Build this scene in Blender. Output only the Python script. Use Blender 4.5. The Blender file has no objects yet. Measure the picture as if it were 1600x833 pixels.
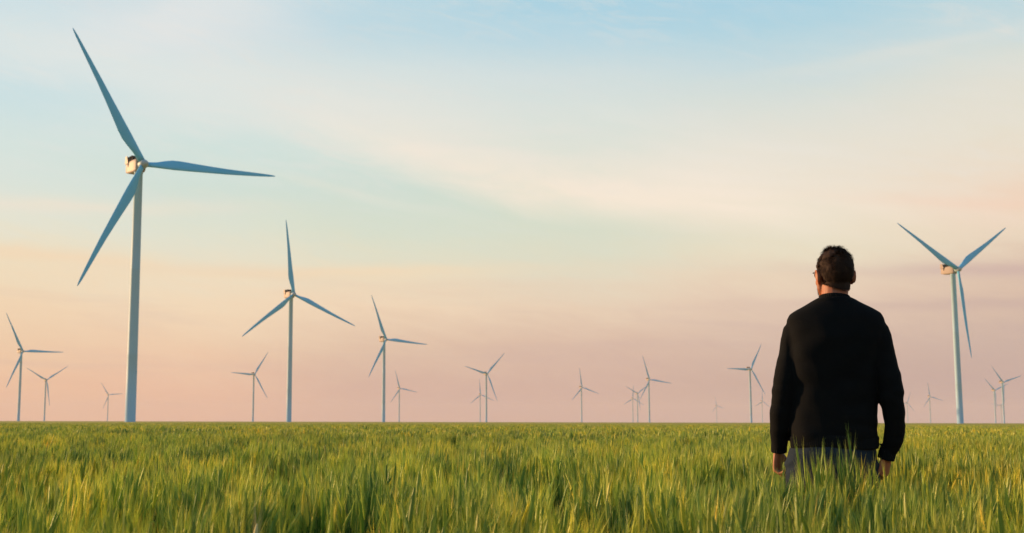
import bpy, bmesh, math, random
import numpy as np
from mathutils import Vector, Matrix, Euler, noise

S = bpy.context.scene
COL = S.collection
R = math.radians
rnd = random.Random(7)
rng = np.random.default_rng(11)
noise.seed_set(3)

def srgb(r, g, b):
    f = lambda c: (c/255/12.92) if c/255 <= .04045 else ((c/255+.055)/1.055)**2.4
    return (f(r), f(g), f(b), 1.0)

# ------------------------------------------------------------------ camera
cam = bpy.data.cameras.new('camera'); camo = bpy.data.objects.new('camera', cam); COL.objects.link(camo)
EYE = 1.02
camo.location = (0, 0, EYE)
cam.sensor_width = 36; cam.lens = 1917/1600*36
cam.shift_x = 110/1600
camo.rotation_euler = (Matrix.Rotation(R(90+7.22), 3, 'X') @ Matrix.Rotation(0.0023, 3, 'Z')).to_euler()
cam.clip_start = .05; cam.clip_end = 40000
cam.dof.use_dof = True; cam.dof.focus_distance = 5.7; cam.dof.aperture_fstop = 7.5
S.camera = camo

# ------------------------------------------------------------------ light
SUN_AZ, SUN_EL = -66.0, 9.5          # azimuth clockwise from the view axis (+Y)
sd = Vector((math.sin(R(SUN_AZ))*math.cos(R(SUN_EL)), math.cos(R(SUN_AZ))*math.cos(R(SUN_EL)), math.sin(R(SUN_EL))))
sun = bpy.data.lights.new('sun', 'SUN'); suno = bpy.data.objects.new('sun', sun); COL.objects.link(suno)
suno.rotation_euler = sd.to_track_quat('Z', 'Y').to_euler(); suno.location = sd*50
sun.energy = 5.0; sun.angle = R(.6); sun.color = (1.0, .60, .30)

S.view_settings.view_transform = 'Standard'; S.view_settings.look = 'None'
S.view_settings.exposure = .6; S.view_settings.gamma = 1
S.cycles.max_bounces = 6; S.cycles.volume_bounces = 1; S.cycles.transparent_max_bounces = 8
S.cycles.sample_clamp_indirect = 4

W = bpy.data.worlds.new('World'); S.world = W; W.use_nodes = True
nt = W.node_tree; nt.nodes.clear(); NN = nt.nodes; LL = nt.links
def setin(s, v):
    if isinstance(v, (int, float)): s.default_value = v
    elif isinstance(v, (tuple, list)): s.default_value = v
    else: LL.new(v, s)
def M(op, a, b=0.0, c=0.0, clamp=False):
    n = NN.new('ShaderNodeMath'); n.operation = op; n.use_clamp = clamp
    setin(n.inputs[0], a); setin(n.inputs[1], b); setin(n.inputs[2], c); return n.outputs[0]
def MIX(f, a, b):
    n = NN.new('ShaderNodeMix'); n.data_type = 'RGBA'; setin(n.inputs[0], f); setin(n.inputs[6], a); setin(n.inputs[7], b); return n.outputs[2]
tc = NN.new('ShaderNodeTexCoord'); sx = NN.new('ShaderNodeSeparateXYZ'); LL.new(tc.outputs['Generated'], sx.inputs[0])
AZ = M('MULTIPLY', M('ARCTAN2', sx.outputs[0], sx.outputs[1]), 57.2958)
EL = M('MULTIPLY', M('ARCSINE', sx.outputs[2]), 57.2958)
def WN(sa, se, shear, det, rough, off=0.0, dist=0.0):
    """cloud-streak noise over azimuth / elevation in degrees"""
    c = NN.new('ShaderNodeCombineXYZ')
    setin(c.inputs[0], M('MULTIPLY', AZ, sa)); setin(c.inputs[1], M('MULTIPLY', M('ADD', EL, M('MULTIPLY', AZ, shear)), se)); c.inputs[2].default_value = off
    n = NN.new('ShaderNodeTexNoise'); LL.new(c.outputs[0], n.inputs['Vector'])
    n.inputs['Scale'].default_value = 1; n.inputs['Detail'].default_value = det; n.inputs['Roughness'].default_value = rough; n.inputs['Distortion'].default_value = dist
    return n.outputs['Fac']
n_big = WN(.05, .14, .17, 4, .55, 0.0, .4)
n_str = WN(.10, .55, .14, 6, .62, 5.0, .6)
n_fine = WN(.28, 1.3, .20, 7, .68, 9.0, 1.1)
dEL = M('MULTIPLY', M('SUBTRACT', n_big, .5), 7.0)
dEL2 = M('MULTIPLY', M('SUBTRACT', n_str, .5), 4.0)
def ramp(v, stops):
    n = NN.new('ShaderNodeValToRGB'); setin(n.inputs[0], v); e = n.color_ramp.elements
    n.color_ramp.interpolation = 'LINEAR'
    e[0].position = stops[0][0]; e[0].color = stops[0][1]; e[1].position = stops[-1][0]; e[1].color = stops[-1][1]
    for p, c in stops[1:-1]:
        k = e.new(p); k.color = c
    return n.outputs[0]
ELw = M('ADD', M('ADD', EL, M('MULTIPLY', dEL2, .38)), M('MULTIPLY', M('SUBTRACT', n_fine, .5), 1.5))
Eu = M('DIVIDE', ELw, 90.0, clamp=True)
HIGH = [(24, (150,198,220)), (30, (126,182,210)), (55, (84,144,188)), (90, (64,122,172))]
def col(*rows):      # rows of (degrees above the horizon, r, g, b)
    low = [(e, (r, g_, b)) for e, r, g_, b in rows]
    return ramp(Eu, [(max(0, e/90), srgb(*c)) for e, c in low+HIGH])
COLS = [
 (-19.8, col((.1, 241,187,155), (1.7, 240,194,161), (3.5, 240,206,172), (5.3, 243,215,181), (7.1, 239,224,194), (8.9, 229,229,212), (10.7, 216,228,220), (12.5, 212,228,224), (14.2, 202,225,228), (16, 214,228,229), (17.8, 208,226,230), (19.6, 197,219,229))),
 (-11.5, col((.1, 237,183,156), (1.7, 238,193,164), (3.5, 241,208,176), (5.3, 244,219,187), (7.1, 237,226,200), (8.9, 222,227,210), (10.7, 209,225,216), (12.5, 209,227,222), (14.2, 222,230,226), (16, 216,228,228), (17.8, 215,226,229), (19.6, 202,222,229))),
 (-2.7, col((.1, 212,171,157), (1.7, 213,177,161), (3.5, 225,194,170), (5.3, 242,216,186), (6.6, 240,222,192), (7.1, 232,224,198), (8.9, 215,224,206), (10.7, 207,223,212), (12.5, 210,226,219), (14.2, 218,228,224), (16, 212,226,226), (17.8, 191,218,227), (19.6, 180,214,227))),
 (6.3, col((.1, 204,167,157), (1.7, 207,173,160), (3.5, 220,189,169), (5.3, 234,210,184), (6.6, 230,218,194), (7.8, 221,222,200), (9.5, 212,223,206), (11, 210,224,212), (12.5, 210,225,217), (14.2, 214,226,221), (16, 208,223,224), (17.8, 180,214,227), (19.6, 168,210,227))),
 (14.9, col((.1, 194,164,157), (1.7, 200,170,158), (3.5, 212,184,168), (5.3, 229,203,181), (6.6, 235,215,189), (7.8, 234,224,198), (8.9, 231,225,204), (10.7, 232,225,207), (12.5, 228,226,213), (14.2, 216,224,217), (16, 197,219,224), (17.8, 174,212,226), (19.6, 165,208,227))),
 (25.4, col((.1, 188,161,158), (1.7, 193,166,159), (3.5, 203,177,165), (5.3, 218,190,170), (6.6, 224,198,176), (7.8, 234,214,190), (9.4, 240,211,187), (10.7, 237,219,197), (12.5, 231,224,206), (14.2, 227,225,213), (15.6, 217,223,216), (16.4, 200,219,222), (17.8, 188,216,224), (19.6, 174,212,225)))]
AZw = M('ADD', AZ, M('MULTIPLY', dEL, .9))
sky = COLS[0][1]
for (a0, _), (a1, c1) in zip(COLS, COLS[1:]):
    f = M('DIVIDE', M('SUBTRACT', AZw, a0), a1-a0, clamp=True)
    f = M('MULTIPLY', M('MULTIPLY', f, f), M('SUBTRACT', 3.0, M('MULTIPLY', f, 2.0)))
    sky = MIX(f, sky, c1)
# the long bank of thin cream cloud with its crisp slanting lower edge
edge = M('MAXIMUM', M('SUBTRACT', 11.1, M('MULTIPLY', AZ, .31)), M('SUBTRACT', 10.2, M('MULTIPLY', AZ, .09)))
v = M('ADD', M('SUBTRACT', EL, edge), M('ADD', M('MULTIPLY', dEL2, .22), M('MULTIPLY', M('SUBTRACT', n_fine, .5), .5)))
lowe = M('SMOOTH_MAX', M('MULTIPLY_ADD', v, .55, .40, clamp=True), 0.0, .1)
thick = M('ADD', 3.0, M('MULTIPLY', M('MULTIPLY_ADD', AZ, 1/16., 8/16., clamp=True), .9))
vt = M('DIVIDE', v, thick)
up = M('EXPONENT', M('MULTIPLY', M('MULTIPLY', vt, vt), -1.0))
azin = M('MULTIPLY', M('MULTIPLY_ADD', AZw, 1/12., 13/12., clamp=True), M('SUBTRACT', 1.0, M('MULTIPLY_ADD', AZ, 1/16., -13/16., clamp=True)))
cm = M('MULTIPLY', M('MULTIPLY', M('MULTIPLY', lowe, up), azin), M('MULTIPLY_ADD', n_str, 1.7, .15), clamp=True)
sky = MIX(cm, sky, MIX(M('MULTIPLY', v, .15, clamp=True), MIX(M('MULTIPLY_ADD', AZ, 1/12., 8/12., clamp=True), srgb(240, 234, 222), srgb(252, 235, 213)), srgb(230, 230, 225)))
def blob(a0, e0, la, le, slope, k, col, src, wob=1.0, nse=.0):
    """soft-edged streak of cloud centred at azimuth a0, elevation e0 (degrees)"""
    u = M('SUBTRACT', AZ, a0)
    v = M('ADD', M('SUBTRACT', EL, e0), M('MULTIPLY', u, slope))
    v = M('ADD', v, M('MULTIPLY', dEL2, wob))
    u = M('ADD', u, M('MULTIPLY', dEL, 1.5))
    q = M('ADD', M('POWER', M('ABSOLUTE', M('DIVIDE', u, la)), 2.0), M('POWER', M('ABSOLUTE', M('DIVIDE', v, le)), 2.0))
    m = M('MULTIPLY', M('EXPONENT', M('MULTIPLY', q, -1.0)), k)
    if nse: m = M('MULTIPLY', m, M('MULTIPLY_ADD', n_fine, nse*2, 1-nse), clamp=True)
    return MIX(m, src, srgb(*col))
sky = blob(-13, 18.0, 5.5, 1.5, -.30, .75, (228,231,230), sky, .9, .5)
sky = blob(-15, 15.9, 9, .9, .10, .5, (226,232,228), sky, .6, .5)
sky = blob(-4, 10.6, 6, .22, .22, .5, (224,228,214), sky, .25, .5)
sky = blob(-17, 9.6, 7, .35, -.02, .6, (240,228,208), sky, .3, .5)
sky = blob(-6, 6.9, 9, .32, -.03, .6, (247,218,182), sky, .25, .4)
sky = blob(-17, 7.2, 6, .35, .03, .55, (247,214,178), sky, .3, .4)
sky = blob(25, 6.5, 7, .42, .05, .85, (206,178,170), sky, .25, .3)
sky = blob(24, 5.1, 9, .30, .02, .6, (200,173,165), sky, .25, .4)
sky = blob(24, 9.4, 6, .30, .10, .35, (246,206,180), sky, .2, .4)
sky = blob(22, 16.2, 7, .30, -.10, .5, (226,227,219), sky, .25, .5)
# faint wisps everywhere
mott = M('MULTIPLY_ADD', n_str, 4.0, -1.9, clamp=True)
sky = MIX(M('MULTIPLY', M('MULTIPLY', mott, M('MULTIPLY_ADD', EL, 1/5.0, -7/5.0, clamp=True)), .18), sky, srgb(240, 236, 226))
mott2 = M('MULTIPLY_ADD', WN(.06, .75, .03, 5, .6, 17.0, .5), 4.5, -2.3, clamp=True)
sky = MIX(M('MULTIPLY', M('MULTIPLY', mott2, M('MULTIPLY_ADD', EL, -1/3.0, 8/3.0, clamp=True)), .22), sky, srgb(196, 168, 166))
wisp = M('MULTIPLY', M('MULTIPLY_ADD', n_fine, 3.2, -1.55, clamp=True), M('MULTIPLY_ADD', n_big, 2.4, -.75, clamp=True))
hi = M('MULTIPLY_ADD', EL, 1/6.0, -6.0/6.0, clamp=True)
sky = MIX(M('MULTIPLY', M('MULTIPLY', wisp, hi), .75), sky, srgb(236, 228, 218))
nis = NN.new('ShaderNodeTexSky'); nis.sky_type = 'NISHITA'; nis.sun_disc = False
nis.sun_elevation = R(SUN_EL); nis.sun_rotation = R(SUN_AZ); nis.air_density = 1.2; nis.dust_density = 1.5
nv = NN.new('ShaderNodeVectorMath'); nv.operation = 'SCALE'; LL.new(nis.outputs[0], nv.inputs[0]); nv.inputs[3].default_value = .12
sky = MIX(.03, sky, nv.outputs[0])
bg = NN.new('ShaderNodeBackground'); LL.new(sky, bg.inputs[0]); bg.inputs[1].default_value = .667
wo = NN.new('ShaderNodeOutputWorld'); LL.new(bg.outputs[0], wo.inputs[0])
W.cycles.sampling_method = 'MANUAL'; W.cycles.sample_map_resolution = 512

# ------------------------------------------------------------------ materials
def mat(name, col, rough=.6, spec=.4, vary=None, vscale=5.0, trans=0.0, sheen=0.0, bump=0.0, bscale=50.0, metallic=0.0):
    m = bpy.data.materials.new(name); m.use_nodes = True
    t = m.node_tree; b = t.nodes['Principled BSDF']
    b.inputs['Base Color'].default_value = (*col, 1); b.inputs['Roughness'].default_value = rough
    b.inputs['Specular IOR Level'].default_value = spec; b.inputs['Metallic'].default_value = metallic
    if sheen: b.inputs['Sheen Weight'].default_value = sheen
    co = t.nodes.new('ShaderNodeTexCoord')
    if vary:
        n = t.nodes.new('ShaderNodeTexNoise'); n.inputs['Scale'].default_value = vscale; n.inputs['Detail'].default_value = 5
        t.links.new(co.outputs['Object'], n.inputs['Vector'])
        x = t.nodes.new('ShaderNodeMix'); x.data_type = 'RGBA'; x.inputs[6].default_value = (*col, 1); x.inputs[7].default_value = (*vary, 1)
        t.links.new(n.outputs['Fac'], x.inputs[0]); t.links.new(x.outputs[2], b.inputs['Base Color'])
    if bump:
        n = t.nodes.new('ShaderNodeTexNoise'); n.inputs['Scale'].default_value = bscale; n.inputs['Detail'].default_value = 4
        t.links.new(co.outputs['Object'], n.inputs['Vector'])
        u = t.nodes.new('ShaderNodeBump'); u.inputs['Strength'].default_value = bump; u.inputs['Distance'].default_value = .002
        t.links.new(n.outputs['Fac'], u.inputs['Height']); t.links.new(u.outputs[0], b.inputs['Normal'])
    return m
m_tower = mat('tower_blue_shade', (.31, .47, .57), .55, .2, (.28, .43, .52), .3)  # blue of the tower's shadow side put into its colour
m_blade = mat('blade_blue_shade', (.13, .48, .72), .55, .2, (.11, .43, .66), .2)  # white blades: their blue sky-lit shade is painted into the colour
m_nac = mat('nacelle_warm_sun', (.36, .28, .23), .55, .2, (.32, .25, .21), .6)  # warm glow of the low sun worked into the nacelle colour
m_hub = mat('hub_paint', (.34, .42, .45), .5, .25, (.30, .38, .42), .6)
m_dark = mat('cooler_dark', (.010, .012, .014), .9, .1)  # shade in the cooler's hollow painted as a near-black colour
m_sweat = mat('black_knit', (.0042, .0052, .0062), .95, .10, (.0062, .0062, .0065), 14, bump=.5, bscale=420)
m_rib = mat('black_rib', (.006, .007, .008), .95, .12)
m_denim = mat('denim', (.005, .014, .026), .9, .1, (.026, .036, .050), 16, bump=.4, bscale=300)
m_stitch = mat('stitching', (.16, .10, .04), .8)
m_skin = mat('skin', (.38, .15, .075), .55, .3, (.30, .10, .055), 30)
m_skin.node_tree.nodes['Principled BSDF'].inputs['Subsurface Weight'].default_value = .25
m_skin.node_tree.nodes['Principled BSDF'].inputs['Subsurface Radius'].default_value = (.012, .004, .002)
m_skin.node_tree.nodes['Principled BSDF'].inputs['Subsurface Scale'].default_value = 1
m_hair = mat('dark_brown_hair', (.020, .010, .006), .75, .15, (.040, .020, .012), 60)
m_frame = mat('spectacle_frame', (.05, .035, .03), .3, .5)
m_lens = mat('spectacle_lens', (.8, .85, .88), .05, .5); m_lens.node_tree.nodes['Principled BSDF'].inputs['Transmission Weight'].default_value = .9
m_eye = mat('eye_white', (.7, .68, .65), .2); m_iris = mat('iris', (.08, .05, .03), .2)
m_shoe = mat('brown_leather', (.06, .035, .02), .5)
m_soil = mat('soil', (.045, .036, .022), .95, .1, (.03, .028, .016), 3)

def crop_mat():
    """leaves, stems, ears: colour by plant part, by plant and by patch of field"""
    m = bpy.data.materials.new('barley_plant'); m.use_nodes = True; t = m.node_tree; N = t.nodes; L = t.links
    N.clear()
    out = N.new('ShaderNodeOutputMaterial')
    at = N.new('ShaderNodeAttribute'); at.attribute_name = 'part'      # 0 leaf .. .5 stem .. 1 ear
    oi = N.new('ShaderNodeObjectInfo'); geo = N.new('ShaderNodeNewGeometry')
    def ramp(v, stops):
        n = N.new('ShaderNodeValToRGB'); L.new(v, n.inputs[0]); e = n.color_ramp.elements
        e[0].position, e[0].color = stops[0]; e[1].position, e[1].color = stops[-1]
        for p, c in stops[1:-1]: e.new(p).color = c
        return n.outputs[0]
    base = ramp(at.outputs['Fac'], [(0, (.020, .062, .020, 1)), (.35, (.036, .098, .024, 1)), (.58, (.220, .360, .050, 1)), (.85, (.540, .570, .085, 1)), (1, (.58, .52, .14, 1))])
    n = N.new('ShaderNodeTexNoise'); n.inputs['Scale'].default_value = .45; n.inputs['Detail'].default_value = 3; L.new(geo.outputs['Position'], n.inputs['Vector'])
    def mixc(f, a, b, mode='MIX'):
        x = N.new('ShaderNodeMix'); x.data_type = 'RGBA'; x.blend_type = mode
        for s, v in ((x.inputs[0], f), (x.inputs[6], a), (x.inputs[7], b)):
            if hasattr(v, 'is_linked'): L.new(v, s)
            else: s.default_value = v
        return x.outputs[2]
    r1 = N.new('ShaderNodeMapRange'); L.new(n.outputs['Fac'], r1.inputs[0]); r1.inputs[1].default_value = .4; r1.inputs[2].default_value = .62
    c = mixc(r1.outputs[0], base, mixc(1.0, base, (1.18, 1.0, .8, 1), 'MULTIPLY'))
    mp = N.new('ShaderNodeVectorMath'); mp.operation = 'MULTIPLY'; L.new(geo.outputs['Position'], mp.inputs[0]); mp.inputs[1].default_value = (4.2, .9, .5)
    n2 = N.new('ShaderNodeTexNoise'); n2.inputs['Scale'].default_value = 1; n2.inputs['Detail'].default_value = 3; L.new(mp.outputs[0], n2.inputs['Vector'])
    r2 = N.new('ShaderNodeMapRange'); L.new(n2.outputs['Fac'], r2.inputs[0]); r2.inputs[1].default_value = .36; r2.inputs[2].default_value = .62
    c = mixc(r2.outputs[0], mixc(1.0, c, (.44, .58, .80, 1), 'MULTIPLY'), mixc(1.0, c, (1.28, 1.18, 1.0, 1), 'MULTIPLY'))  # ripeness patches; the darker tone also paints in shade between tufts
    tint = ramp(oi.outputs['Random'], [(0, (.50, .72, .75, 1)), (.35, (.82, .95, 1, 1)), (.8, (1.08, 1.10, .85, 1)), (1, (1.2, 1.06, .82, 1))])
    c = mixc(1.0, c, tint, 'MULTIPLY')
    d = N.new('ShaderNodeBsdfDiffuse'); tr = N.new('ShaderNodeBsdfTranslucent'); gl = N.new('ShaderNodeBsdfGlossy')
    L.new(c, d.inputs[0]); L.new(c, tr.inputs[0]); gl.inputs['Roughness'].default_value = .45; gl.inputs[0].default_value = (.6, .6, .5, 1)
    m1 = N.new('ShaderNodeMixShader'); m1.inputs[0].default_value = .38; L.new(d.outputs[0], m1.inputs[1]); L.new(tr.outputs[0], m1.inputs[2])
    m2 = N.new('ShaderNodeMixShader'); m2.inputs[0].default_value = .04; L.new(m1.outputs[0], m2.inputs[1]); L.new(gl.outputs[0], m2.inputs[2])
    L.new(m2.outputs[0], out.inputs[0])
    return m
m_crop = crop_mat()

def far_crop_mat():
    m = bpy.data.materials.new('barley_canopy'); m.use_nodes = True; t = m.node_tree; N = t.nodes; L = t.links
    b = N['Principled BSDF']; b.inputs['Roughness'].default_value = .9; b.inputs['Specular IOR Level'].default_value = .1
    geo = N.new('ShaderNodeNewGeometry')
    n = N.new('ShaderNodeTexNoise'); n.inputs['Scale'].default_value = .22; n.inputs['Detail'].default_value = 8; n.inputs['Roughness'].default_value = .7
    L.new(geo.outputs['Position'], n.inputs['Vector'])
    r = N.new('ShaderNodeValToRGB'); L.new(n.outputs['Fac'], r.inputs[0])
    r.color_ramp.elements[0].position = .3; r.color_ramp.elements[0].color = (.30, .26, .035, 1)
    r.color_ramp.elements[1].position = .7; r.color_ramp.elements[1].color = (.50, .38, .055, 1)
    L.new(r.outputs[0], b.inputs['Base Color'])
    return m
m_far = far_crop_mat()

# ------------------------------------------------------------------ object helpers
def link(o, parent=None):
    COL.objects.link(o)
    if parent: o.parent = parent
    return o
def meshob(name, me, m, parent=None, smooth=True):
    if m and not me.materials: me.materials.append(m)
    if smooth: me.polygons.foreach_set('use_smooth', [True]*len(me.polygons))
    return link(bpy.data.objects.new(name, me), parent)
def bmob(name, bm, m, parent=None, smooth=True):
    me = bpy.data.meshes.new(name); bm.normal_update(); bm.to_mesh(me); bm.free()
    return meshob(name, me, m, parent, smooth)
def thing(name, label, cat, loc=(0, 0, 0), rotz=0, group=None):
    o = link(bpy.data.objects.new(name, None)); o.location = loc; o.rotation_euler = (0, 0, rotz); o.empty_display_size = .2
    o['label'] = label; o['category'] = cat
    if group: o['group'] = group
    return o
def add_rings(bm, rings, cap=True, mi=0):
    vs = [[bm.verts.new(p) for p in r] for r in rings]
    n = len(rings[0])
    for a, b in zip(vs, vs[1:]):
        for i in range(n):
            f = bm.faces.new((a[i], a[(i+1) % n], b[(i+1) % n], b[i])); f.material_index = mi
    if cap:
        bm.faces.new(vs[0][::-1]).material_index = mi; bm.faces.new(vs[-1]).material_index = mi
def add_tube(bm, pts, rad, n=10, flat=None):
    """tapered tube; rad: number or (a, b) per point; flat: direction of the b radius"""
    pts = [Vector(p) for p in pts]; rings = []
    ref = Vector(flat) if flat is not None else Vector((0.0312, 1, .0123))
    for i, p in enumerate(pts):
        d = (pts[min(i+1, len(pts)-1)]-pts[max(i-1, 0)]).normalized()
        u = d.cross(ref)
        if u.length < 1e-3: u = d.cross(Vector((1, 0, 0)))
        u.normalize(); w = u.cross(d).normalized()
        r = rad[i] if isinstance(rad, (list, tuple)) else rad
        a, b = r if isinstance(r, tuple) else (r, r)
        rings.append([p+u*a*math.cos(2*math.pi*k/n)+w*b*math.sin(2*math.pi*k/n) for k in range(n)])
    add_rings(bm, rings)
def rtube(bm, pts, rad, n=10, flat=None):
    """tube with rounded ends"""
    pts = [Vector(p) for p in pts]; rad = list(rad) if isinstance(rad, (list, tuple)) else [rad]*len(pts)
    def sc(r, k): return (r[0]*k, r[1]*k) if isinstance(r, tuple) else r*k
    def mx(r): return min(r) if isinstance(r, tuple) else r
    d0 = (pts[0]-pts[1]).normalized(); d1 = (pts[-1]-pts[-2]).normalized()
    P = [pts[0]+d0*mx(rad[0])*.95, pts[0]+d0*mx(rad[0])*.6] + pts + [pts[-1]+d1*mx(rad[-1])*.6, pts[-1]+d1*mx(rad[-1])*.95]
    Q = [sc(rad[0], .3), sc(rad[0], .8)] + rad + [sc(rad[-1], .8), sc(rad[-1], .3)]
    add_tube(bm, P, Q, n, flat)
def add_ell(bm, c, r, rot=None, seg=20):
    mtx = Matrix.Translation(c) @ (rot.to_4x4() if rot else Matrix.Identity(4)) @ Matrix.Diagonal((*r, 1))
    bmesh.ops.create_uvsphere(bm, u_segments=seg, v_segments=seg//2+2, radius=1, matrix=mtx)
def remeshed(bm, voxel, smooth=2, fac=.5):
    """fuse the overlapping solids of bm into one continuous skin"""
    me = bpy.data.meshes.new('fuse'); bmesh.ops.recalc_face_normals(bm, faces=bm.faces); bm.to_mesh(me); bm.free()
    o = link(bpy.data.objects.new('fuse', me))
    r = o.modifiers.new('r', 'REMESH'); r.mode = 'VOXEL'; r.voxel_size = voxel; r.use_smooth_shade = True
    if smooth: s = o.modifiers.new('s', 'SMOOTH'); s.iterations = smooth; s.factor = fac
    dg = bpy.context.evaluated_depsgraph_get(); dg.update()
    res = bpy.data.meshes.new_from_object(o.evaluated_get(dg))
    bpy.data.objects.remove(o); bpy.data.meshes.remove(me)
    return res

# ------------------------------------------------------------------ ground
bm = bmesh.new()
Ls = 9000
vs = [bm.verts.new(p) for p in ((-Ls, -400, 0), (Ls, -400, 0), (Ls, Ls, 0), (-Ls, Ls, 0))]; bm.faces.new(vs)
g = bmob('ground', bm, m_soil, None, False); g['kind'] = 'structure'; g['label'] = 'flat brown soil under the green barley'

def crop_h(x, y):
    """relative height of the crop: gentle swells and hollows of the stand"""
    v = noise.noise(Vector((x*.22+4, y*.50, 1.7)))*.24 + noise.noise(Vector((x*3.4, y*.70, 5.1)))*.32 + noise.noise(Vector((x*5.2, y*3.0, 2.2)))*.12
    return v

# canopy of the far crop, real surface at crop height from 42 m to the horizon
verts = []; faces = []
rads = [38*(1.035**k) for k in range(0, 160)]; rads = [r for r in rads if r < 8800]+[8900]
azs = [R(-60+120*i/240) for i in range(241)]
for j, r in enumerate(rads):
    for i, a in enumerate(azs):
        x, y = r*math.sin(a), r*math.cos(a)
        z = .66+.17*min(1, max(0, (r-90)/160))+crop_h(x, y)*(.4 if r < 150 else .1) + rnd.uniform(-.03, .03)*(1 if r < 150 else .3)
        if j == 0: z = .02
        verts.append((x, y, z))
na = len(azs)
for j in range(len(rads)-1):
    for i in range(na-1):
        a = j*na+i; faces.append((a, a+1, a+na+1, a+na))
me = bpy.data.meshes.new('distant_barley'); me.from_pydata(verts, [], faces)
fc = meshob('distant_barley', me, m_far); fc['kind'] = 'stuff'; fc['label'] = 'far part of the barley field, a flat olive-yellow line under the sky'; fc['category'] = 'crop'

# ------------------------------------------------------------------ barley plants
def plant(V, F, A, bx, by, h, ripe, tube_n=3, awns=12, big=1.0):
    """one barley plant appended to the lists: stem, two or three leaves, ear with awns"""
    def quad_strip(pts, wid, wdir, val):
        b = len(V)
        for p, w in zip(pts, wid):
            V.append(p-wdir*w); V.append(p+wdir*w); A.extend([val, val])
        for i in range(len(pts)-1): F.append((b+2*i, b+2*i+1, b+2*i+3, b+2*i+2))
    la = rnd.uniform(0, 2*math.pi); lm = abs(rnd.gauss(0, .055))*h
    ld = Vector((math.cos(la), math.sin(la), 0)); base = Vector((bx, by, 0))
    sp = lambda t: base+Vector((0, 0, h*t))+ld*lm*t*t+Vector((.012, -.004, 0))*t
    # stem
    b = len(V); segs = (0, .4, .72, 1.0)
    for t in segs:
        r = (.0021-.0010*t)*big
        for k in range(tube_n):
            q = 2*math.pi*k/tube_n
            V.append(sp(t)+Vector((math.cos(q)*r, math.sin(q)*r, 0))); A.append(.25+.25*t)
    for j in range(len(segs)-1):
        for k in range(tube_n):
            F.append((b+j*tube_n+k, b+j*tube_n+(k+1) % tube_n, b+(j+1)*tube_n+(k+1) % tube_n, b+(j+1)*tube_n+k))
    # leaves
    for t0, ll in ((rnd.uniform(.22, .4), rnd.uniform(.2, .3)), (rnd.uniform(.45, .56), rnd.uniform(.12, .20)), (rnd.uniform(.58, .68), rnd.uniform(.05, .10))):
        q = rnd.uniform(0, 2*math.pi); d = Vector((math.cos(q), math.sin(q), 0)); w = Vector((-d.y, d.x, rnd.uniform(-.4, .4))).normalized()
        up = rnd.uniform(.85, 1.15); dr = rnd.uniform(.1, .7)
        o = sp(t0); pts = []
        for s in (0, .3, .6, .85, 1.0):
            pts.append(o+d*ll*(.26*s+.20*s*s)+Vector((0, 0, ll*(up*s-dr*s*s))))
        ww = rnd.uniform(.0017, .0030)*big
        quad_strip(pts, (ww*.7, ww, ww*.85, ww*.5, .0003), w, rnd.uniform(0, .22))
    # ear: follows the stem and nods
    nod = abs(rnd.gauss(.14, .20)); nd = (ld*.6+Vector((.8, -.2, 0))*rnd.uniform(-.2, 1)).normalized()
    d0 = (Vector((0, 0, 1))*math.cos(nod)+nd*math.sin(nod)).normalized()
    el = rnd.uniform(.065, .09)*(1 if big == 1 else 1.15); top = sp(1.0)
    side = d0.cross(Vector((math.cos(la+1.3), math.sin(la+1.3), .1))).normalized(); oth = d0.cross(side)
    b = len(V); prof = ((0, .0016), (.12, .0048), (.4, .0056), (.75, .0046), (1, .0012))
    ev = .60+.26*ripe+rnd.uniform(-.06, .08)+(.08 if big > 1.5 else 0); ev = min(ev, .9)
    for s, r in prof:
        c = top+d0*el*s+nd*el*.15*s*s*nod
        for k in range(5):
            q = 2*math.pi*k/5; V.append(c+side*math.cos(q)*r*1.25*big+oth*math.sin(q)*r*.75*big); A.append(ev)
    for j in range(4):
        for k in range(5): F.append((b+j*5+k, b+j*5+(k+1) % 5, b+(j+1)*5+(k+1) % 5, b+(j+1)*5+k))
    # awns
    for k in range(awns):
        s = (k+.5)/awns; sg = 1 if k % 2 else -1
        o = top+d0*el*s; spread = rnd.uniform(.10, .24)
        ad = (d0+side*sg*spread+oth*rnd.uniform(-.12, .12)+nd*nod*.3).normalized(); al = rnd.uniform(.055, .09)*(1.05-.3*s)
        wv = ad.cross(Vector((rnd.uniform(-1, 1), rnd.uniform(-1, 1), .2))).normalized()*.0009*big
        b = len(V); V.extend([o-wv, o+wv, o+ad*al]); A.extend([ev+.02, ev+.02, ev+.1]); F.append((b, b+1, b+2))
def plant_mesh(name, nst, rad, hb, hv, awns, big=1.0, tiller=True):
    V, F, A = [], [], []
    for k in range(nst):
        q = rnd.uniform(0, 2*math.pi); r = rad*math.sqrt(rnd.random())
        plant(V, F, A, r*math.cos(q), r*math.sin(q), max(.35, rnd.gauss(hb, hv)), rnd.random(), 3, awns, big)
    me = bpy.data.meshes.new(name); me.from_pydata(V, [], F); me.materials.append(m_crop)
    at = me.attributes.new('part', 'FLOAT', 'POINT'); at.data.foreach_set('value', A)
    return me
clumps = bpy.data.collections.new('barley_kinds')
for k in range(12):
    o = bpy.data.objects.new('a_clump_%02d' % k, plant_mesh('clump', 10, .075, .605, .040, 14, .88)); clumps.objects.link(o)
patches = bpy.data.collections.new('barley_patches')
for k in range(6):
    o = bpy.data.objects.new('b_patch_%02d' % k, plant_mesh('patch', 40, .5, .60, .05, 5, 2.2)); patches.objects.link(o)

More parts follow.
